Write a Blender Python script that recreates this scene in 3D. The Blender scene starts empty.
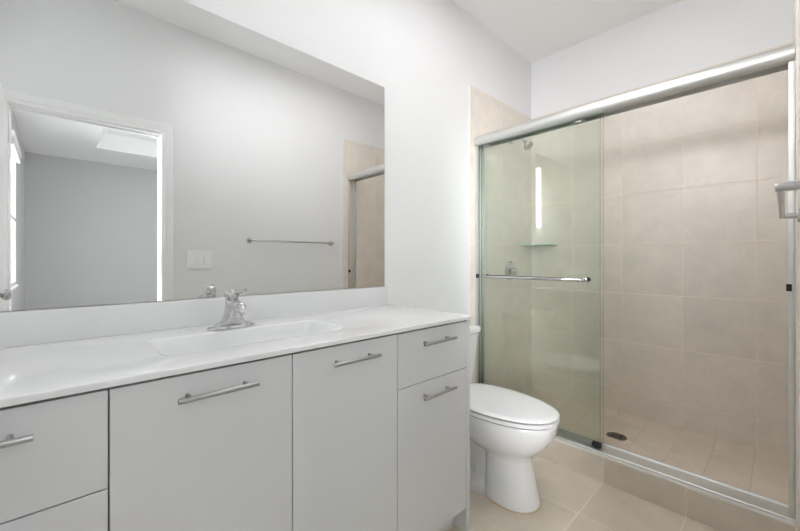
import bpy, bmesh, math
from mathutils import Vector, Matrix

# ------------------------------------------------------------------ frame of reference
# x runs along the vanity towards the shower, y=0 is the mirror wall (room at y<0), z=0 the floor
D = 1.481          # camera distance from the mirror wall
H = 1.17           # camera height
ROOM_W = 1.517     # mirror wall to doorway wall
CEIL = 2.844
XL = -0.347        # left wall
XT = 2.051         # where shower tile starts
XB = 2.933         # shower back wall
TILE_TOP = 2.363
scene = bpy.context.scene
C = scene.collection

# ------------------------------------------------------------------ camera
cam = bpy.data.objects.new('camera', bpy.data.cameras.new('camera'))
C.objects.link(cam)
cam.location = (0, -D, H)
th = math.radians(90-46.5966)
cam.rotation_euler = (math.pi/2, 0, -th)          # looks along (sin, cos)
cam.data.sensor_width = 36
cam.data.lens = 364.08/800*36
cam.data.shift_y = -(265.5-259.9)/800
cam.data.clip_start = 0.01
scene.camera = cam

# ------------------------------------------------------------------ world + lights + exposure
scene.view_settings.view_transform = 'Standard'
scene.view_settings.look = 'None'
scene.view_settings.gamma = 1
scene.view_settings.exposure = 0.16
scene.cycles.max_bounces = 14
scene.cycles.diffuse_bounces = 8
scene.cycles.glossy_bounces = 8
scene.cycles.transparent_max_bounces = 24
w = bpy.data.worlds.new('world'); scene.world = w; w.use_nodes = True
w.node_tree.nodes['Background'].inputs[0].default_value = (0.90, 0.95, 1.0, 1)
w.node_tree.nodes['Background'].inputs[1].default_value = 3.0

def area(name, loc, target, sx, sy, power, col=(1, 1, 1)):
    l = bpy.data.lights.new(name, 'AREA'); l.shape = 'RECTANGLE'; l.size = sx; l.size_y = sy
    l.energy = power; l.color = col
    o = bpy.data.objects.new(name, l); C.objects.link(o); o.location = loc
    o.rotation_euler = (Vector(target)-Vector(loc)).to_track_quat('-Z', 'Y').to_euler()
    return o
# daylight through the small high window of the bathroom and the bedroom window
area('daylight_bathroom_window', (XL-1.6, -0.86, 2.27), (2.9, -0.86, 1.70), 1.5, 1.05, 390, (.985, .975, 1))
area('daylight_bedroom_window', (XL-0.40, -4.42, 1.65), (XL, -4.42, 1.63), 1.4, 1.7, 130, (.97, .985, 1))
area('added_side_window_fill', (XL-1.1, -2.95, 1.75), (1.6, -.6, .6), 1.1, 1.3, 390, (.98, .97, 1))  # added fill for the lower bathroom, sent in by the made-up side window
# fill lamps added at both ceilings; the bedroom one has no fixture
area('added_ceiling_fill', (1.35, -0.76, CEIL-0.045), (1.35, -0.76, 0), 1.25, 0.52, 5.6, (.985, .975, 1))
area('added_bedroom_fill', (1.3, -3.6, CEIL+0.18), (1.3, -3.6, 0), 0.9, 0.9, 24, (.97, .985, 1))

# ------------------------------------------------------------------ materials
def mat(name):
    m = bpy.data.materials.new(name); m.use_nodes = True
    return m, m.node_tree.nodes, m.node_tree.links, m.node_tree.nodes['Principled BSDF']
def plain(name, col, rough=.5, metal=0, noise=0, nscale=30, bump=0, bscale=200, coat=0):
    m, N, L, b = mat(name)
    b.inputs['Base Color'].default_value = (*col, 1)
    b.inputs['Roughness'].default_value = rough
    b.inputs['Metallic'].default_value = metal
    b.inputs['Coat Weight'].default_value = coat
    tc = N.new('ShaderNodeTexCoord')
    if noise:
        n = N.new('ShaderNodeTexNoise'); n.inputs['Scale'].default_value = nscale; n.inputs['Detail'].default_value = 4
        L.new(tc.outputs['Object'], n.inputs['Vector'])
        mx = N.new('ShaderNodeMix'); mx.data_type = 'RGBA'
        mx.inputs['A'].default_value = (*[c*(1-noise) for c in col], 1)
        mx.inputs['B'].default_value = (*[min(1, c*(1+noise)) for c in col], 1)
        L.new(n.outputs['Fac'], mx.inputs['Factor']); L.new(mx.outputs['Result'], b.inputs['Base Color'])
    if bump:
        n2 = N.new('ShaderNodeTexNoise'); n2.inputs['Scale'].default_value = bscale
        L.new(tc.outputs['Object'], n2.inputs['Vector'])
        bp = N.new('ShaderNodeBump'); bp.inputs['Strength'].default_value = bump; bp.inputs['Distance'].default_value = .002
        L.new(n2.outputs['Fac'], bp.inputs['Height']); L.new(bp.outputs['Normal'], b.inputs['Normal'])
    return m
WALL = plain('white_wall_paint', (.815, .81, .815), .55, bump=.05, bscale=260, noise=.01, nscale=2)
CEILM = plain('white_ceiling_paint', (.93, .93, .935), .8, bump=.08, bscale=220)
TRIM = plain('white_gloss_trim_paint', (.90, .895, .90), .35, noise=.01)
CAB = plain('white_satin_laminate', (.67, .668, .68), .42, noise=.012, nscale=6)
CABIN = plain('dark_cabinet_gap', (.33, .33, .33), .8, noise=.05)
TOP = plain('white_cultured_marble', (.78, .78, .785), .12, noise=.012, nscale=3, coat=.3)
PORC = plain('white_porcelain', (.84, .84, .845), .08, noise=.005, coat=.5)
SEAT = plain('white_toilet_seat_plastic', (.84, .84, .84), .16, noise=.005)
CHROME = plain('polished_chrome', (.66, .66, .665), .12, 1, noise=.02)
ALU = plain('brushed_silver_aluminium', (.68, .68, .66), .45, 1, noise=.04, nscale=50)
NICK = plain('brushed_nickel', (.42, .42, .415), .33, 1, noise=.05, nscale=80)
BARM = plain('satin_towel_bar_metal', (.55, .545, .535), .3, 1, noise=.03)
BLACK = plain('black_rubber', (.02, .022, .022), .6, noise=.1)
GAP_SHADE = plain('dark_grey_seat_gap_shade', (.10, .10, .10), .7, noise=.05)
TANC = plain('tan_stained_caulk', (.62, .48, .32), .6, noise=.15, nscale=40)
CAULK = plain('white_caulk', (.70, .69, .66), .5, noise=.08, nscale=60)
PLATE = plain('white_switch_plastic', (.90, .90, .90), .35, noise=.01)
CARPET = plain('beige_bedroom_carpet', (.45, .42, .38), .95, noise=.15, nscale=300, bump=.6, bscale=500)
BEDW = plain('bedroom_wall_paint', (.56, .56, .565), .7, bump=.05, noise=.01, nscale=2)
DRAIN = plain('dark_bronze_drain_metal', (.16, .14, .12), .4, .8, noise=.15, nscale=60)

def mirror_mat():
    m, N, L, b = mat('silvered_mirror')
    b.inputs['Base Color'].default_value = (.86, .865, .86, 1)
    b.inputs['Metallic'].default_value = 1; b.inputs['Roughness'].default_value = 0.0
    return m
MIRR = mirror_mat()

def glass(name, tint, ior=1.5):
    m, N, L, b = mat(name)
    N.remove(b); out = [n for n in N if n.type == 'OUTPUT_MATERIAL'][0]
    t = N.new('ShaderNodeBsdfTransparent'); t.inputs[0].default_value = (*tint, 1)
    g = N.new('ShaderNodeBsdfGlossy'); g.inputs['Roughness'].default_value = 0.0
    g.inputs['Color'].default_value = (.95, 1, .97, 1)
    f = N.new('ShaderNodeFresnel'); f.inputs['IOR'].default_value = ior
    mx = N.new('ShaderNodeMixShader')
    L.new(f.outputs[0], mx.inputs[0]); L.new(t.outputs[0], mx.inputs[1]); L.new(g.outputs[0], mx.inputs[2])
    L.new(mx.outputs[0], out.inputs['Surface'])
    return m
GLASS = glass('pale_green_shower_glass', (.962, .975, .960))
EDGE = plain('green_glass_edge', (.10, .20, .18), .15, noise=.05)
WGLASS = glass('window_glass', (.97, .98, .98))
SHELFG = glass('aqua_shelf_glass', (.72, .88, .86))

def emis(name, col, s):
    m, N, L, b = mat(name)
    b.inputs['Base Color'].default_value = (.9, .9, .9, 1)
    b.inputs['Emission Color'].default_value = (*col, 1); b.inputs['Emission Strength'].default_value = s
    return m
LAMP2 = emis('added_ceiling_diffuser', (1, 1, 1), 1.5)

def tile(name, ax, off, pitch, col, grout, gw=.0035, var=.04, rough=.33, mott=.15):
    """square tiles on the plane spanned by the two axes in ax (object space = room space)"""
    m, N, L, b = mat(name)
    tc = N.new('ShaderNodeTexCoord'); sp = N.new('ShaderNodeSeparateXYZ')
    L.new(tc.outputs['Object'], sp.inputs[0])
    def M(op, a, b2=None, c=None):
        n = N.new('ShaderNodeMath'); n.operation = op
        for i, v in enumerate((a, b2, c)):
            if v is None: continue
            if hasattr(v, 'is_linked'): L.new(v, n.inputs[i])
            else: n.inputs[i].default_value = v
        return n.outputs[0]
    cells = []; ds = []
    for a, o, p in zip(ax, off, pitch):
        q = M('DIVIDE', M('SUBTRACT', sp.outputs['XYZ'.index(a)], o), p)
        fl = M('FLOOR', q); fr = M('SUBTRACT', q, fl)
        d = M('MULTIPLY', M('MINIMUM', fr, M('SUBTRACT', 1.0, fr)), p)
        if a == 'Z': d = M('ADD', d, M('GREATER_THAN', sp.outputs['Z'], 2.2))
        cells.append(fl); ds.append(d)
    d = M('MINIMUM', ds[0], ds[1])
    mr = N.new('ShaderNodeMapRange'); mr.inputs['From Min'].default_value = gw*.35; mr.inputs['From Max'].default_value = gw*.85
    L.new(d, mr.inputs['Value'])
    cb = N.new('ShaderNodeCombineXYZ'); L.new(cells[0], cb.inputs[0]); L.new(cells[1], cb.inputs[1])
    wn = N.new('ShaderNodeTexWhiteNoise'); wn.noise_dimensions = '3D'; L.new(cb.outputs[0], wn.inputs['Vector'])
    # cloud pattern, shifted for every tile
    va = N.new('ShaderNodeVectorMath'); va.operation = 'MULTIPLY_ADD'
    L.new(wn.outputs['Color'], va.inputs[0]); va.inputs[1].default_value = (7, 7, 7); L.new(tc.outputs['Object'], va.inputs[2])
    n1 = N.new('ShaderNodeTexNoise'); n1.inputs['Scale'].default_value = 7; n1.inputs['Detail'].default_value = 6; n1.inputs['Roughness'].default_value = .62
    L.new(va.outputs[0], n1.inputs['Vector'])
    n2 = N.new('ShaderNodeTexNoise'); n2.inputs['Scale'].default_value = 45; n2.inputs['Detail'].default_value = 3
    L.new(va.outputs[0], n2.inputs['Vector'])
    v = M('ADD', M('MULTIPLY', M('SUBTRACT', n1.outputs['Fac'], .5), mott*2.2), M('MULTIPLY', M('SUBTRACT', n2.outputs['Fac'], .5), mott*.5))
    v = M('ADD', v, M('MULTIPLY', M('SUBTRACT', wn.outputs['Value'], .5), var))
    v = M('ADD', v, 1.0)
    vm = N.new('ShaderNodeVectorMath'); vm.operation = 'SCALE'; vm.inputs[0].default_value = col; L.new(v, vm.inputs['Scale'])
    mx = N.new('ShaderNodeMix'); mx.data_type = 'RGBA'
    mx.inputs['A'].default_value = (*grout, 1)
    L.new(mr.outputs['Result'], mx.inputs['Factor']); L.new(vm.outputs[0], mx.inputs['B'])
    L.new(mx.outputs['Result'], b.inputs['Base Color'])
    rr = N.new('ShaderNodeMapRange'); rr.inputs['To Min'].default_value = .8; rr.inputs['To Max'].default_value = rough
    L.new(mr.outputs['Result'], rr.inputs['Value']); L.new(rr.outputs['Result'], b.inputs['Roughness'])
    bp = N.new('ShaderNodeBump'); bp.inputs['Distance'].default_value = .0015; bp.inputs['Strength'].default_value = .6
    L.new(M('ADD', mr.outputs['Result'], M('MULTIPLY', n2.outputs['Fac'], .12)), bp.inputs['Height'])
    L.new(bp.outputs['Normal'], b.inputs['Normal'])
    return m
P = .3425
TCOL = (.765, .702, .632); GCOL = (.90, .79, .70)
T_BACK = tile('beige_tile_back', 'YZ', (0, 1.282), (P, .3452), TCOL, GCOL, gw=.004)
T_SIDE = tile('beige_tile_side', 'XZ', (2.450, 1.282), (P, .3452), TCOL, GCOL, gw=.004)
T_EDGE = tile('beige_tile_end', 'YZ', (-.0005, 1.282), (9, .3452), TCOL, GCOL, gw=.004)
T_PAN = tile('beige_tile_pan', 'XY', (XB-.171, -.6813), (P*.62, P*.5), (.76, .665, .57), (.68, .54, .42), gw=.003, rough=.45)
T_CURB = tile('beige_tile_curb', 'YZ', (-.826, -2), (.3455, 9), (.63, .57, .485), (.78, .70, .61), rough=.4)
T_FLOOR = tile('beige_tile_floor', 'XY', (1.747, -.826), (P, .3455), (.66, .585, .485), (.76, .68, .58), gw=.005, rough=.4)

# ------------------------------------------------------------------ mesh helpers
def world_loc(o):
    v = Vector((0, 0, 0))
    while o is not None: v += o.location; o = o.parent
    return v
def obj(name, bm, m, parent=None, origin=None, smooth=False, auto=True):
    """bm holds room coordinates; the object gets its origin at origin (or its parent's)"""
    base = world_loc(parent) if parent else Vector((0, 0, 0))
    if origin is None:
        if parent is None: org = Vector((0, 0, 0))
        else: org = base
    else: org = Vector(origin)
    bmesh.ops.translate(bm, verts=bm.verts, vec=-org)
    bmesh.ops.recalc_face_normals(bm, faces=bm.faces)
    me = bpy.data.meshes.new(name); bm.to_mesh(me); bm.free()
    for mm in (m if isinstance(m, (list, tuple)) else [m]): me.materials.append(mm)
    if smooth:
        me.polygons.foreach_set('use_smooth', [True]*len(me.polygons))
        me.set_sharp_from_angle(angle=math.radians(38))
    o = bpy.data.objects.new(name, me); C.objects.link(o)
    o.parent = parent; o.location = org-base
    return o
def empty(name, loc):
    o = bpy.data.objects.new(name, None); C.objects.link(o); o.location = loc; o.empty_display_size = .05
    return o
def tag(o, label, cat, group=None):
    o['label'] = label; o['category'] = cat
    if group: o['group'] = group
    return o
def struct(name, bm, m, parent=None, label=None):
    o = obj(name, bm, m, parent)
    if parent is None: o['kind'] = 'structure'
    if label: o['label'] = label
    return o
def B(): return bmesh.new()
def box(bm, x0, x1, y0, y1, z0, z1, bev=0, seg=2, mi=0):
    t = bmesh.new(); bmesh.ops.create_cube(t, size=1)
    bmesh.ops.scale(t, vec=(x1-x0, y1-y0, z1-z0), verts=t.verts)
    bmesh.ops.translate(t, vec=((x0+x1)/2, (y0+y1)/2, (z0+z1)/2), verts=t.verts)
    if bev: bmesh.ops.bevel(t, geom=t.edges[:], offset=bev, segments=seg, profile=.6, affect='EDGES')
    return merge(bm, t, mi)
def merge(bm, t, mi=0):
    t.verts.index_update()
    vs = [bm.verts.new(v.co) for v in t.verts]
    for f in t.faces:
        try:
            nf = bm.faces.new([vs[v.index] for v in f.verts]); nf.material_index = mi
        except ValueError: pass
    t.free(); return bm
def cyl(bm, p, q, r, r2=None, n=20, bev=0, mi=0):
    p, q = Vector(p), Vector(q); d = q-p
    t = bmesh.new()
    bmesh.ops.create_cone(t, cap_ends=True, segments=n, radius1=r, radius2=r if r2 is None else r2, depth=d.length)
    if bev:
        es = [e for e in t.edges if len(e.link_faces) == 2 and any(len(f.verts) > 4 for f in e.link_faces)]
        bmesh.ops.bevel(t, geom=es, offset=bev, segments=2, profile=.5, affect='EDGES')
    R = d.to_track_quat('Z', 'Y').to_matrix().to_4x4()
    bmesh.ops.transform(t, matrix=Matrix.Translation((p+q)/2) @ R, verts=t.verts)
    return merge(bm, t, mi)
def loft(bm, rings, close=True, cap=True, mi=0):
    rs = [[bm.verts.new(p) for p in r] for r in rings]
    for a, b in zip(rs, rs[1:]):
        n = len(a)
        for i in range(n if close else n-1):
            f = bm.faces.new((a[i], a[(i+1) % n], b[(i+1) % n], b[i])); f.material_index = mi
    if cap:
        bm.faces.new(rs[0][::-1]).material_index = mi; bm.faces.new(rs[-1]).material_index = mi
    return bm
def tube(bm, pts, r, n=12, mi=0):
    pts = [Vector(p) for p in pts]; rs = r if isinstance(r, (list, tuple)) else [r]*len(pts)
    rings = []
    for i, p in enumerate(pts):
        d = (pts[min(i+1, len(pts)-1)]-pts[max(i-1, 0)]).normalized()
        up = Vector((0, 0, 1)) if abs(d.z) < .95 else Vector((0, 1, 0))
        s = d.cross(up).normalized(); u = s.cross(d)
        rings.append([p+(s*math.cos(a)+u*math.sin(a))*rs[i] for a in (2*math.pi*k/n for k in range(n))])
    return loft(bm, rings, mi=mi)
def lathe(bm, c, prof, axis='Z', n=32, mi=0):
    """prof: (radius, height along axis) pairs"""
    c = Vector(c); rings = []
    for r, h in prof:
        ring = []
        for k in range(n):
            a = 2*math.pi*k/n; u, v = r*math.cos(a), r*math.sin(a)
            ring.append(c+Vector({'Z': (u, v, h), 'Y': (u, h, v), 'X': (h, u, v)}[axis]))
        rings.append(ring)
    return loft(bm, rings, mi=mi)
def rrect(x0, x1, y0, y1, r, z, n=6):
    pts = []
    for cx, cy, a0 in ((x1-r, y1-r, 0), (x0+r, y1-r, 90), (x0+r, y0+r, 180), (x1-r, y0+r, 270)):
        for k in range(n+1):
            a = math.radians(a0+90*k/n); pts.append(Vector((cx+r*math.cos(a), cy+r*math.sin(a), z)))
    return pts

# ------------------------------------------------------------------ the room shell
T = .12
YO = -ROOM_W                         # face of the doorway wall
DX0, DX1, DZ = -.205, .548, 2.060    # doorway
def S(name, boxes, m, **k):
    bm = B()
    for b in boxes: box(bm, *b)
    return struct(name, bm, m, **k)
S('floor', [(XL-T, 2.085, YO, T, -.1, 0)], T_FLOOR)
S('ceiling', [(XL-T, XB+T, YO, T, CEIL, CEIL+.1)], CEILM)
S('wall_mirror_side', [(XL-T, XB+T, 0, T, 0, CEIL)], WALL)
S('wall_shower_back', [(XB, XB+T, YO-T, 0, 0, CEIL)], WALL)
WY0, WY1, WZ0, WZ1 = -1.05, -.735, 1.50, 2.445      # small high window in the left wall
S('wall_left', [(XL-T, XL, YO, WY0, 0, CEIL), (XL-T, XL, WY1, 0, 0, CEIL), (XL-T, XL, WY0, WY1, 0, WZ0), (XL-T, XL, WY0, WY1, WZ1, CEIL)], WALL)
S('wall_doorway_side', [(XL-T, DX0, YO-T, YO, 0, CEIL), (DX1, XB, YO-T, YO, 0, CEIL), (DX0, DX1, YO-T, YO, DZ, CEIL)], WALL)
# tile cladding of the shower
tt = .008
S('wall_tile_back', [(XB-tt, XB, YO, 0, .02, TILE_TOP)], T_BACK)
S('wall_tile_left', [(XT, XB-tt, -tt, 0, 0, TILE_TOP)], T_SIDE)
S('wall_tile_right', [(XT, XB-tt, YO, YO+tt, 0, TILE_TOP)], T_SIDE)
# shower pan (slopes to the drain) and curb
bm = B()
dc = Vector((2.548, -.757)); x0, x1, y0, y1, ze, zd = 2.235, XB-tt, YO+tt, -tt, .088, .066
ring = rrect(x0, x1, y0, y1, .004, ze, 2); n = len(ring)
inner = []
for p in ring:
    v = (Vector((p.x, p.y))-dc).normalized()*.06; inner.append(Vector((dc.x+v.x, dc.y+v.y, zd)))
bot = [Vector((p.x, p.y, -.02)) for p in ring]
loft(bm, [bot, ring, inner])
struct('floor_shower', bm, T_PAN)
bm = B(); box(bm, 2.085, 2.235, YO, 0, -.02, .134, .004)
struct('trim_shower_curb', bm, T_CURB)
bm = B(); box(bm, 2.087, 2.1095, YO+.01, -.01, .133, .1385, .0018)
struct('trim_curb_caulk', bm, CAULK)

# bathroom window
bm = B()
for b in ((WY0, WY1, WZ1-.035, WZ1), (WY0, WY1, WZ0, WZ0+.035)): box(bm, XL-.055, XL-.005, b[0], b[1], b[2], b[3], .003)
for a in ((WY0, WY0+.03), (WY1-.03, WY1)): box(bm, XL-.055, XL-.005, a[0], a[1], WZ0+.035, WZ1-.035, .003)
win = struct('window_1', bm, TRIM)
bm = B(); box(bm, XL-.033, XL-.027, WY0+.03, WY1-.03, WZ0+.035, WZ1-.035)
obj('window_pane', bm, WGLASS, win)
bm = B(); box(bm, XL-.005, XL+.015, WY0-.02, WY1+.02, WZ0-.02, WZ0, .004)
obj('window_sill', bm, TRIM, win)

# doorway casing (both jambs, head, profiled face), seen in the mirror
def casing_bar(bm, x0, x1, z0, z1, yf, sgn):
    box(bm, x0, x1, min(yf, yf+sgn*.012), max(yf, yf+sgn*.012), z0, z1, .003)
bm = B(); cw = .082
def casing_profile(t):   # t 0 inner .. 1 outer -> thickness
    return (.009, .011, .011, .016, .018, .018, .013)
us = (-.011, -.005, .010, .018, .042, .052, .058); hs = (.009, .012, .010, .014, .017, .018, .012)
for (ax, az, bx, bz, ox, oz) in ((DX1, 0, DX1, DZ, 1, 0), (DX0, 0, DX0, DZ, -1, 0)):
    # vertical legs with mitred top
    rings = []
    for zz, top in ((0.0, False), (DZ, True)):
        r = []
        for u, h in zip(us, hs): r.append(Vector((ax+ox*u, YO+h, zz+(u if top else 0))))
        r.append(Vector((ax+ox*us[-1], YO+.0002, zz+(us[-1] if top else 0)))); r.append(Vector((ax+ox*us[0], YO+.0002, zz+(us[0] if top else 0))))
        rings.append(r)
    loft(bm, rings)
rings = []
for xx, s in ((DX0, -1), (DX1, 1)):
    r = [Vector((xx+s*u, YO+h, DZ+u)) for u, h in zip(us, hs)]
    r.append(Vector((xx+s*us[-1], YO+.0002, DZ+us[-1]))); r.append(Vector((xx+s*us[0], YO+.0002, DZ+us[0])))
    rings.append(r)
loft(bm, rings)
struct('trim_doorway_casing', bm, TRIM)
bm = B()
box(bm, DX1-.016, DX1, YO-T, YO, 0, DZ-.016, .001); box(bm, DX0, DX0+.016, YO-T, YO, 0, DZ-.016, .001); box(bm, DX0, DX1, YO-T, YO, DZ-.016, DZ, .001)
box(bm, DX1-.020, DX1-.016, YO-.075, YO-.04, 0, DZ-.026, .001); box(bm, DX0+.016, DX1-.016, YO-.075, YO-.04, DZ-.028, DZ-.016, .001)
struct('trim_doorway_jamb', bm, TRIM)
# the open door leaf along the left wall
door = None
LX = DX0+.010
bm = B(); box(bm, LX-.036, LX, YO+.020, YO+.717, .012, DZ-.012, .002)
door = struct('door_1', bm, TRIM, label='white bathroom door standing open by the left wall')
for hz in (.25, 1.05, 1.87):
    bm = B(); cyl(bm, (LX+.006, YO+.014, hz-.045), (LX+.006, YO+.014, hz+.045), .0055, n=12)
    box(bm, LX, LX+.002, YO+.020, YO+.045, hz-.045, hz+.045)
    obj('hinge', bm, TRIM, door, smooth=True)
bm = B()
lathe(bm, (LX, YO+.657, 1.02), [(.033, 0), (.033, .006), (.014, .010), (.012, .022), (.020, .027), (.026, .036), (.025, .047), (.017, .054), (.004, .056)], 'X')
obj('door_knob', bm, CHROME, door, smooth=True)
# ------------------------------------------------------------------ the bedroom behind the doorway (seen in the mirror)
BY = -6.62; BX = 3.4
S('floor_bedroom', [(XL-T, BX, BY, YO, -.1, 0)], CARPET)
S('wall_bedroom_far', [(XL-T, BX+T, BY-T, BY, 0, CEIL+.35)], BEDW)
S('wall_bedroom_right', [(BX, BX+T, BY, YO-T, 0, CEIL+.35)], BEDW)
BW0, BW1, BZ0, BZ1 = -4.93, -3.90, .87, 2.43
NW0, NW1 = -2.75, -1.78      # unseen bedroom window, added to bring fill light through the doorway
S('wall_bedroom_left', [(XL-T, XL, BY, BW0, 0, CEIL+.35), (XL-T, XL, BW1, NW0, 0, CEIL+.35), (XL-T, XL, NW1, YO-T, 0, CEIL+.35), (XL-T, XL, NW0, NW1, 0, BZ0), (XL-T, XL, NW0, NW1, BZ1, CEIL+.35), (XL-T, XL, BW0, BW1, 0, BZ0), (XL-T, XL, BW0, BW1, BZ1, CEIL+.35)], BEDW)
# tray ceiling with a sloping left side
bm = B(); tx0, tx1, ty0, ty1 = .44, 2.7, -5.59, -2.2
box(bm, XL-T, tx0, BY, YO-T, CEIL, CEIL+.35); box(bm, tx1, BX, BY, YO-T, CEIL, CEIL+.35)
box(bm, tx0, tx1, BY, ty0, CEIL, CEIL+.35); box(bm, tx0, tx1, ty1, YO-T, CEIL, CEIL+.35)
box(bm, tx0, tx1, ty0, ty1, CEIL+.25, CEIL+.35)
loft(bm, [[Vector((tx0, y, CEIL)), Vector((tx0+.12, y, CEIL+.25)), Vector((tx0, y, CEIL+.25))] for y in (ty0, ty1)])
struct('ceiling_bedroom', bm, CEILM)
for wn, fy0, fy1 in (('window_2', BW0, BW1), ('added_window_3', NW0, NW1)):
    bm = B()
    for z0, z1 in ((BZ0, BZ0+.045), (1.63, 1.67), (BZ1-.045, BZ1)): box(bm, XL-.055, XL-.005, fy0, fy1, z0, z1, .003)
    for a, b in ((fy0, fy0+.04), (fy1-.04, fy1)): box(bm, XL-.055, XL-.005, a, b, BZ0+.045, BZ1-.045, .003)
    win = struct(wn, bm, TRIM)
    bm = B(); box(bm, XL-.033, XL-.027, fy0+.04, fy1-.04, BZ0+.045, 1.63); box(bm, XL-.033, XL-.027, fy0+.04, fy1-.04, 1.67, BZ1-.045)
    obj('window_pane', bm, WGLASS, win)
    bm = B(); box(bm, XL-.005, XL+.02, fy0-.03, fy1+.03, BZ0-.025, BZ0, .004)
    obj('window_sill', bm, TRIM, win)
bl = empty('window_blind', (XL, (BW0+BW1)/2, BZ1))
tag(bl, 'white blind drawn up above the bedroom window, seen in the mirror', 'blind')
bm = B(); box(bm, XL+.002, XL+.045, BW0-.03, BW1+.03, BZ1-.02, BZ1+.05, .004); obj('headrail', bm, TRIM, bl)
bm = B()
for k in range(9): box(bm, XL+.004, XL+.036, BW0-.01, BW1+.01, BZ1-.03-k*.007, BZ1-.026-k*.007)
obj('slat_stack', bm, TRIM, bl)

# ------------------------------------------------------------------ mirror
bm = B(); box(bm, -.31, 1.281, -.006, -.0005, 1.029, 2.095)
mir = obj('wall_mirror', bm, [MIRR, plain('dark_mirror_edge', (.16, .17, .17), .4, noise=.1)], origin=(.485, 0, 1.027))
for p in mir.data.polygons:
    if p.normal.y > -.5: p.material_index = 1
tag(mir, 'large frameless rectangular mirror above the white vanity backsplash', 'mirror')

# ------------------------------------------------------------------ vanity cabinets
YF = -(D-.9385)        # face of the fronts
GAP = .0015
def pull(parent, xc, z, L=.185):
    bm = B(); yb = YF-.031
    cyl(bm, (xc-L/2, yb, z), (xc+L/2, yb, z), .006, n=20, bev=.0012)
    for s in (-1, 1):
        cyl(bm, (xc+s*.064, YF, z), (xc+s*.064, yb, z), .0048, n=16)
    obj('handle', bm, NICK, parent, smooth=True)
def front(name, parent, x0, x1, z0, z1, hz=None, hx=None):
    bm = B(); box(bm, x0+GAP, x1-GAP, YF, YF+.018, z0+GAP, z1-GAP, .0012)
    o = obj(name, bm, CAB, parent)
    if hz: pull(o, hx or (x0+x1)/2, hz, .178 if hx else .188)
    return o
def cabinet(x0, x1, label, fronts, end=False):
    t = empty('vanity_cabinet', ((x0+x1)/2, -.27, 0))
    tag(t, label, 'cabinet', 'vanity cabinets')
    # carcass: sides, back, bottom, top rail, divider behind the front
    bm = B(); xe = x1+(.025 if end else 0); y1 = -.004
    box(bm, x0+.0006, x0+.018, YF+.020, y1, .107, .912)
    if not end: box(bm, x1-.018, x1-.0006, YF+.020, y1, .107, .912)
    box(bm, x0+.018, x1-.018, YF+.020, y1, .107, .125)
    box(bm, x0+.018, x1-.018, y1-.008, y1, .125, .912)
    box(bm, x0+.018, x1-.018, YF+.020, YF+.10, .894, .912)
    obj('carcass', bm, CABIN, t)
    if end:
        bm = B(); box(bm, x1, x1+.025, YF, -.004, 0, .9135, .001)
        obj('end_panel', bm, CAB, t)
    bm = B(); box(bm, x0+.0006, x1-.0006, YF+.070, YF+.085, 0, .107)
    obj('toe_kick', bm, CAB, t)
    for f in fronts: front(f[0], t, x0, x1, f[1], f[2], f[3])
    return t
cabinet(-.322, .078, 'white drawer cabinet at the left end of the vanity', [('drawer', .709, .909, .858), ('drawer', .409, .709, .62), ('drawer', .105, .409, .33)])
sink = cabinet(.078, .875, 'wide white sink cabinet with two tall doors under the basin', [])
front('door', sink, .078, .477, .105, .909, .860, .283)
front('door', sink, .477, .875, .105, .909, .860, .683)
cabinet(.875, 1.280, 'white cabinet beside the toilet with small drawer above a door', [('drawer', .709, .909, .858), ('door', .105, .709, .657)], end=True)

# ------------------------------------------------------------------ countertop with moulded basin
CT = .9295; cx0, cx1, cy0, cy1 = XL+.003, 1.317, -(D-.9322), -.002
vt = empty('vanity_countertop', (.48, -.27, .914))
tag(vt, 'glossy white vanity top with a moulded rectangular sink', 'countertop')
bm = B()
bx0, bx1, by0, by1 = .200, .748, -.414, -.176
def outer_ring(ring, x0, x1, y0, y1, z):
    # project every vertex of the hole ring outwards to the rectangle
    c = Vector(((bx0+bx1)/2, (by0+by1)/2, 0)); out = []
    for p in ring:
        d = p-c; tx = ((x1 if d.x > 0 else x0)-c.x)/d.x if abs(d.x) > 1e-6 else 1e9
        ty = ((y1 if d.y > 0 else y0)-c.y)/d.y if abs(d.y) > 1e-6 else 1e9
        t = min(tx, ty); q = c+d*t; out.append(Vector((q.x, q.y, z)))
    return out
hole = rrect(bx0, bx1, by0, by1, .035, CT, 8)
# add ring vertices whose rays hit the rectangle corners
c0 = Vector(((bx0+bx1)/2, (by0+by1)/2))
def ring_dir(ring, corners):
    pts = [p.copy() for p in ring]; z = ring[0].z
    for cxx, cyy in corners:
        d = Vector((cxx, cyy))-c0
        best = None
        for i in range(len(pts)):
            a = Vector((pts[i].x, pts[i].y))-c0; b = Vector((pts[(i+1) % len(pts)].x, pts[(i+1) % len(pts)].y))-c0
            den = d.x*(b.y-a.y)-d.y*(b.x-a.x)
            if abs(den) < 1e-12: continue
            s = (a.x*(b.y-a.y)-a.y*(b.x-a.x))/den; u = (a.x*d.y-a.y*d.x)/den
            if s > 0 and 0 <= u <= 1: best = (i, c0+d*s); break
        if best: pts.insert(best[0]+1, Vector((best[1].x, best[1].y, z)))
    return pts
corners = [(cx1, cy1), (cx0, cy1), (cx0, cy0), (cx1, cy0)]
hole = ring_dir(hole, corners)
def shrink(ring, dx, dy, z, dxr=None):
    cx, cy = (bx0+bx1)/2, (by0+by1)/2; hx, hy = (bx1-bx0)/2, (by1-by0)/2
    return [Vector((cx+(p.x-cx)*(hx-dx)/hx, cy+(p.y-cy)*(hy-dy)/hy, z)) for p in ring]
rb = .0045
o_top = outer_ring(hole, cx0, cx1-rb, cy0+rb, cy1, CT)
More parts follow.
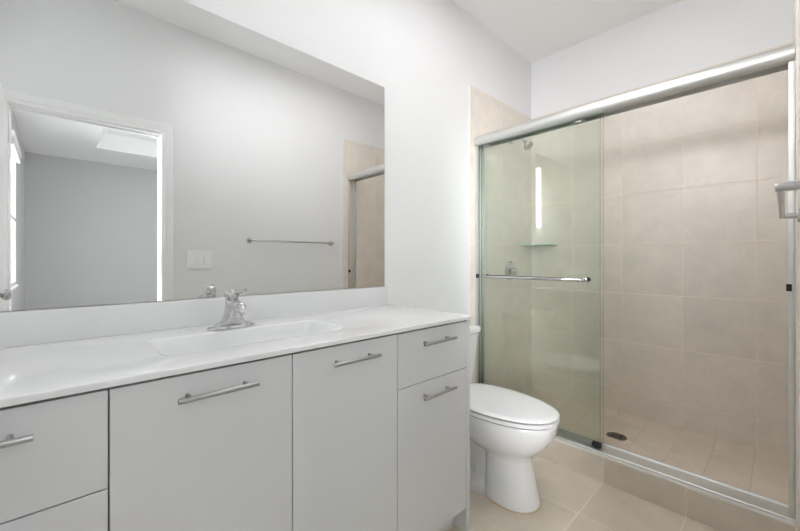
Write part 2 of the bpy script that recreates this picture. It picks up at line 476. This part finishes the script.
def edge(k):   # rounded front and right edges
    a = math.radians(90*k/4)
    return outer_ring(hole, cx0, cx1-rb+rb*math.sin(a), cy0+rb-rb*math.sin(a), cy1, CT-rb+rb*math.cos(a))
rings = [outer_ring(hole, cx0, cx1, cy0, cy1, CT-.0155)] + [edge(k) for k in (4, 3, 2, 1)] + [o_top, shrink(hole, -.010, -.010, CT), shrink(hole, -.004, -.004, CT-.0008), shrink(hole, .0, .0, CT-.004),
         shrink(hole, .012, .008, CT-.030), shrink(hole, .045, .022, CT-.075), shrink(hole, .10, .045, CT-.102), shrink(hole, .20, .09, CT-.110), shrink(hole, .262, .118, CT-.112)]
loft(bm, rings, cap=False)
rs = rings[-1]; bm.faces.new([bm.verts.new(p) for p in rs])
bmesh.ops.remove_doubles(bm, verts=bm.verts, dist=1e-5)
top = obj('counter_slab', bm, TOP, vt, smooth=True)
bm = B(); box(bm, cx0, 1.291, -.020, -.002, CT-.001, 1.027, .004, 3)
obj('backsplash', bm, TOP, vt, smooth=True)
bm = B(); lathe(bm, (.474, -.295, CT-.1115), [(.024, 0), (.024, .002), (.019, .003), (.017, .001), (.003, .002)])
obj('sink_drain', bm, CHROME, vt, smooth=True)

# ------------------------------------------------------------------ faucet
fx, fy = .453, -.132
fa = empty('sink_faucet', (fx, fy, CT))
tag(fa, 'chrome single-lever faucet on the vanity top behind the sink', 'faucet')
bm = B()
def sring(cx, cy, z, a, b, p=2.0, n=28, tilt=0):
    r = []
    for k in range(n):
        t = 2*math.pi*k/n; ct, st = math.cos(t), math.sin(t)
        x = a*math.copysign(abs(ct)**(2/p), ct); y = b*math.copysign(abs(st)**(2/p), st)
        r.append(Vector((cx+x, cy+y, z+tilt*y)))
    return r
loft(bm, [sring(fx, fy, CT+z, a, b, p) for z, a, b, p in ((.0004, .079, .027, 2.4), (.004, .080, .028, 2.4), (.008, .077, .026, 2.4), (.013, .066, .025, 2.2))])
obj('base_plate', bm, CHROME, fa, smooth=True)
bm = B()
loft(bm, [sring(fx, cy, CT+z, a, b, p) for z, a, b, cy, p in (
    (.010, .066, .0255, fy, 2.4), (.016, .056, .028, fy-.002, 2.3), (.024, .043, .034, fy-.008, 2.3), (.034, .033, .038, fy-.013, 2.4), (.048, .027, .040, fy-.016, 2.5), (.062, .0245, .041, fy-.018, 2.6),
    (.074, .0235, .043, fy-.022, 2.6), (.086, .023, .042, fy-.021, 2.6), (.096, .0225, .034, fy-.013, 2.5), (.102, .021, .027, fy-.006, 2.3))])
obj('body', bm, CHROME, fa, smooth=True)
bm = B()
sp = [(fx, fy-.030, CT+.076), (fx, fy-.058, CT+.082), (fx, fy-.080, CT+.082), (fx, fy-.096, CT+.079), (fx, fy-.106, CT+.073)]
tube(bm, sp, [.019, .0185, .0175, .0155, .010], n=24)
cyl(bm, (fx, fy-.088, CT+.078), (fx, fy-.088, CT+.054), .0125, n=24, bev=.002)
obj('spout', bm, CHROME, fa, smooth=True)
bm = B()
lathe(bm, (fx, fy-.003, CT+.102), [(.0205, 0), (.0215, .003), (.0250, .006), (.0255, .015), (.0240, .024), (.019, .030), (.010, .0335), (.002, .0345)], n=28)
tube(bm, [(fx+.006, fy-.018, CT+.128), (fx+.018, fy-.040, CT+.131), (fx+.028, fy-.058, CT+.134)], [.010, .0085, .0065], n=14)
obj('lever', bm, CHROME, fa, smooth=True)

# ------------------------------------------------------------------ toilet
tx = 1.645
to = empty('toilet', (tx, -.40, 0))
tag(to, 'white two-piece toilet with closed lid between vanity and shower', 'toilet')
def egg(vf, vb, hw, z, n=40, pf=2.15, pb=2.6, split=.44):
    """plan outline: rounded long front, squarer back; v is the distance from the wall"""
    vm = vb+(vf-vb)*split; r = []
    for k in range(n):
        t = 2*math.pi*k/n; ct, st = math.cos(t), math.sin(t)
        if st >= 0: L = vf-vm; p = pf
        else: L = vm-vb; p = pb
        r.append(Vector((tx+hw*math.copysign(abs(ct)**(2/p), ct), -(vm+L*math.copysign(abs(st)**(2/p), st)), z)))
    return r
bm = B()
loft(bm, [egg(vf, vb, hw, z, pb=pb, split=sp_) for z, vf, vb, hw, pb, sp_ in (
    (0.0, .685, .43, .112, 3.2, .5), (.012, .686, .43, .113, 3.2, .5), (.03, .680, .43, .110, 3.2, .5), (.08, .668, .43, .102, 3.2, .5), (.15, .655, .43, .095, 3.2, .5),
    (.205, .648, .425, .092, 3, .5), (.228, .652, .40, .100, 3, .48), (.250, .672, .33, .122, 2.8, .46), (.275, .700, .27, .146, 2.6, .45), (.305, .727, .24, .165, 2.6, .44),
    (.345, .753, .225, .177, 2.6, .44), (.380, .764, .22, .181, 2.6, .44), (.402, .766, .22, .182, 2.6, .44), (.411, .760, .222, .178, 2.6, .44))])
obj('bowl', bm, PORC, to, smooth=True)
bm = B()   # rear body: trapway, foot flange and the shelf the tank stands on
loft(bm, [egg(.47, .13, hw, z, pf=3.5, pb=3.5, split=.5) for z, hw in ((0, .110), (.028, .110), (.040, .100), (.050, .066), (.065, .052), (.12, .048), (.20, .052), (.25, .075), (.29, .12), (.33, .155), (.36, .165))])
box(bm, tx-.165, tx+.165, -.30, -.03, .345, .398, .018, 3)
obj('pedestal', bm, PORC, to, smooth=True)
bm = B()
loft(bm, [egg(.705, .265, .130, .4115), egg(.705, .265, .130, .4185), egg(.770, .212, .187, .4190), egg(.773, .211, .189, .421), egg(.773, .211, .189, .4335), egg(.770, .212, .186, .436)])
obj('seat', bm, SEAT, to, smooth=False)
bm = B()
loft(bm, [egg(.705, .255, .130, .4361), egg(.705, .255, .130, .4425), egg(.770, .198, .187, .4430), egg(.773, .197, .189, .445), egg(.773, .198, .188, .4495), egg(.768, .203, .183, .4535),
          egg(.740, .22, .160, .4570), egg(.66, .26, .11, .4605), egg(.56, .33, .04, .462)])
obj('lid', bm, SEAT, to, smooth=True)
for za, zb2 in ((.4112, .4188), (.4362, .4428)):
    bm = B(); loft(bm, [egg(.757, .225, .175, za), egg(.757, .225, .175, zb2)]); obj('seat_gap_shade', bm, GAP_SHADE, to)  # dark rings put in as the shade inside seat and lid gaps
bm = B(); loft(bm, [egg(.690, .425, .118, .0003), egg(.690, .425, .118, .003), egg(.684, .43, .111, .006)]); obj('base_caulk', bm, TANC, to)
for s in (-1, 1):
    bm = B(); cyl(bm, (tx+s*.075-.018, -.225, .432), (tx+s*.075+.018, -.225, .432), .011, n=16, bev=.002)
    box(bm, tx+s*.075-.014, tx+s*.075+.014, -.24, -.195, .397, .424, .003)
    obj('lid_hinge', bm, SEAT, to, smooth=True)
bm = B()
def trect(hw, v0, v1, z, r=.03): return rrect(tx-hw, tx+hw, -v1, -v0, r, z, 5)
loft(bm, [trect(.165, .035, .190, .397), trect(.175, .030, .200, .405), trect(.190, .025, .212, .55), trect(.205, .022, .222, .735)])
obj('tank', bm, PORC, to, smooth=True)
bm = B()
loft(bm, [trect(.208, .020, .226, .736), trect(.216, .016, .234, .742), trect(.217, .015, .235, .765), trect(.213, .018, .231, .774), trect(.200, .03, .22, .777)])
obj('tank_lid', bm, PORC, to, smooth=True)
bm = B(); cyl(bm, (tx-.15, -.222, .69), (tx-.15, -.236, .69), .013, n=18); tube(bm, [(tx-.15, -.236, .69), (tx-.11, -.243, .685), (tx-.08, -.243, .68)], [.006, .005, .006], n=10)
obj('flush_lever', bm, CHROME, to, smooth=True)

# ------------------------------------------------------------------ shower enclosure
SX = 2.110          # front of frame
se = empty('shower_enclosure', (SX+.03, -D/2, .134))
tag(se, 'silver-framed sliding glass shower enclosure standing on the tiled curb', 'shower enclosure')
ya, yb = -.009, YO+.009
# header: rounded extrusion
prof = [(SX+.084, 1.955), (SX+.080, 1.955), (SX+.080, 1.978), (SX+.012, 1.978), (SX+.012, 1.955), (SX+.002, 1.955), (SX-.007, 1.962), (SX-.014, 1.972),
        (SX-.018, 1.984), (SX-.018, 1.996), (SX-.014, 2.008), (SX-.006, 2.018), (SX+.006, 2.025), (SX+.030, 2.028), (SX+.084, 2.027)]
bm = B(); loft(bm, [[Vector((x, y, z)) for x, z in prof] for y in (ya, yb)])
obj('header_rail', bm, ALU, se, smooth=True)
# bottom track with a raised lip
prof = [(SX, .1345), (SX+.084, .1345), (SX+.084, .163), (SX+.078, .163), (SX+.072, .155), (SX+.014, .147), (SX+.004, .147), (SX, .144)]
bm = B(); loft(bm, [[Vector((x, y, z)) for x, z in prof] for y in (ya, yb)])
obj('bottom_track', bm, ALU, se)
# wall jambs (channels)
for y0, s in ((ya, -1), (yb, 1)):
    bm = B(); y2 = y0+s*.018
    def bb(xa, xb, a, b): box(bm, xa, xb, min(a, b), max(a, b), .1635, 1.9545, .001)
    bb(SX, SX+.084, y0, y0+s*.004); bb(SX, SX+.004, y0+s*.004, y2); bb(SX+.080, SX+.084, y0+s*.004, y2); bb(SX+.049, SX+.053, y0+s*.004, y2-s*.006)
    j = obj('wall_jamb', bm, ALU, se)
    bm = B()
    box(bm, SX-.006, SX+.010, min(y2-s*.010, y2+s*.006), max(y2-s*.010, y2+s*.006), 1.046, 1.074, .002)
    obj('bumper', bm, BLACK, j)
def panel(xp, y_end, bar_out, dz):
    y_start = ya-.008
    bm = B(); box(bm, xp, xp+.006, y_end, y_start, .166, 1.975)
    g = obj('glass_panel', bm, [GLASS, EDGE], se)
    for p in g.data.polygons:
        if abs(p.normal.x) < .5: p.material_index = 1
    # towel bar across the panel
    bm = B(); xo = xp-.038*bar_out; y0b, y1b = y_start-.045, y_end+.080
    if bar_out < 0: xo = xp+.006+.034
    xm = xp if bar_out > 0 else xp+.006
    tube(bm, [(xm, y0b+.0, 1.058), (xm-(xm-xo)*.75, y0b, 1.058), (xo, y0b-.012, 1.058), (xo, y1b+.012, 1.058), (xm-(xm-xo)*.75, y1b, 1.058), (xm, y1b, 1.058)], .0085, n=14)
    for yy in (y0b, y1b): lathe(bm, (xm, yy, 1.058), [(.015, -.001), (.015, .002), (.013, .003)] if bar_out < 0 else [(.013, -.004), (.015, -.003), (.015, .001)], 'X', n=20)
    obj('towel_bar', bm, CHROME, g, smooth=True)
    for yy in (y_end+.115, y_start-.055):
        bm = B(); box(bm, xp-.004, xp-.0005, yy-.022, yy+.022, 1.947, 1.972, .001); cyl(bm, (xp-.010, yy, 1.966), (xp-.002, yy, 1.966), .008, n=14)
        obj('roller_hanger', bm, ALU, g, smooth=True)
    return g
g1 = panel(SX+.033, -.792, 1, 0)
g2 = panel(SX+.061, -.799, -1, 0)
bm = B(); box(bm, SX+.022, SX+.052, -.796, -.752, .152, .172, .003)
obj('panel_guide', bm, BLACK, g1)

# fittings in the shower
va = empty('shower_valve', (2.572, -tt, 1.084))
tag(va, 'round chrome shower valve with lever on the tiled side wall behind the glass', 'shower valve')
bm = B(); lathe(bm, (2.572, -tt, 1.084), [(.076, 0), (.076, -.004), (.070, -.010), (.045, -.014), (.030, -.016)], 'Y', n=36); obj('escutcheon', bm, CHROME, va, smooth=True)
bm = B(); lathe(bm, (2.572, -tt-.015, 1.084), [(.026, 0), (.026, -.030), (.021, -.042), (.004, -.045)], 'Y', n=24)
tube(bm, [(2.572, -tt-.045, 1.084), (2.575, -tt-.052, 1.055), (2.58, -tt-.056, 1.020)], [.010, .008, .006], n=12)
obj('lever', bm, CHROME, va, smooth=True)
sh = empty('shower_sprayer', (2.572, -tt, 2.10))
tag(sh, 'small chrome shower head on a short arm just below the header rail', 'shower head')
bm = B(); lathe(bm, (2.572, -tt, 2.10), [(.028, 0), (.027, -.004), (.014, -.010)], 'Y', n=24)
tube(bm, [(2.572, -tt-.004, 2.10), (2.572, -.06, 2.105), (2.572, -.105, 2.092), (2.572, -.135, 2.065)], .0095, n=14); obj('arm', bm, CHROME, sh, smooth=True)
bm = B()
d = Vector((0, -.55, -.83)).normalized(); p0 = Vector((2.572, -.133, 2.068))
for a, b, r1, r2 in ((0, .018, .013, .015), (.018, .045, .016, .034), (.045, .058, .036, .035)):
    cyl(bm, p0+d*a, p0+d*b, r1, r2, n=24)
obj('spray_head', bm, NICK, sh, smooth=True)
bm = B(); R = .215; cxs, cys = XB-tt-.0005, -tt-.0005
r0 = [Vector((cxs, cys, 1.286))]+[Vector((cxs-R*math.cos(a), cys-R*math.sin(a), 1.286)) for a in (math.pi/2*k/20 for k in range(21))]
loft(bm, [r0, [p+Vector((0, 0, .007)) for p in r0]])
cs = obj('corner_shelf', bm, [SHELFG, EDGE], origin=(cxs, cys, 1.286))
for p in cs.data.polygons:
    if abs(p.normal.z) < .5: p.material_index = 1
cs.data.materials[1] = plain('aqua_glass_edge', (.22, .48, .45), .15, noise=.05)
tag(cs, 'quarter-round glass shelf in the back corner of the shower', 'shelf')
bm = B(); lathe(bm, (2.548, -.757, .0655), [(.056, 0), (.056, .0022), (.052, .003), (.046, .0015), (.003, .0015)], n=32)
dr = obj('shower_drain', bm, DRAIN, origin=(2.548, -.757, .066), smooth=True)
tag(dr, 'round dark metal drain in the shower floor', 'drain')
bm = B()
for k in range(6):
    a = math.pi/3*k; cyl(bm, (2.548+.027*math.cos(a), -.757+.027*math.sin(a), .0672), (2.548+.027*math.cos(a), -.757+.027*math.sin(a), .0680), .008, n=14)
obj('drain_holes', bm, BLACK, dr)

# ------------------------------------------------------------------ towel bar on the doorway wall
tb = empty('towel_rail', (1.51, YO, 1.328))
tag(tb, 'slim metal towel bar on the white wall between light switch and shower', 'towel bar')
zb = 1.328; yb_ = YO+.043
bm = B(); cyl(bm, (1.135, yb_, zb), (1.915, yb_, zb), .0072, n=20); obj('bar', bm, BARM, tb, smooth=True)
for x in (1.14, 1.91):
    bm = B()
    cyl(bm, (x, YO, zb), (x, YO+.006, zb), .024, n=28, bev=.002); cyl(bm, (x, YO+.005, zb), (x, YO+.051, zb), .0098, n=24, bev=.001)
    obj('bracket', bm, BARM, tb, smooth=True)

# ------------------------------------------------------------------ light switch plate
sw = empty('light_switch', (.777, YO, 1.167))
tag(sw, 'white three-gang rocker switch plate on the wall, seen in the mirror', 'light switch')
bm = B(); box(bm, .692, .862, YO, YO+.006, 1.103, 1.238, .0025); obj('cover_plate', bm, PLATE, sw)
for k in (-1, 0, 1):
    bm = B(); x = .777+k*.046
    box(bm, x-.0165, x+.0165, YO+.0055, YO+.009, 1.137, 1.204, .001)
    loft(bm, [[Vector((xx, YO+.008, 1.138)), Vector((xx, YO+.0135, 1.138)), Vector((xx, YO+.0095, 1.196)), Vector((xx, YO+.008, 1.196))] for xx in (x-.0145, x+.0145)])
    obj('rocker', bm, PLATE, sw)

# ------------------------------------------------------------------ unseen ceiling panel added to even out the bathroom light
cl = empty('added_ceiling_light', (1.35, -.76, CEIL))
tag(cl, 'added flat rectangular ceiling light panel, unseen, evening out the bathroom light', 'ceiling light')
bm = B(); lx0, lx1 = .69, 2.01
for b in ((lx0, lx1, -1.055, -1.03), (lx0, lx1, -.49, -.465), (lx0, lx0+.025, -1.03, -.49), (lx1-.025, lx1, -1.03, -.49)): box(bm, b[0], b[1], b[2], b[3], CEIL-.040, CEIL, .002)
obj('housing', bm, TRIM, cl)
bm = B(); box(bm, lx0+.025, lx1-.025, -1.03, -.49, CEIL-.036, CEIL-.030); obj('diffuser', bm, LAMP2, cl)
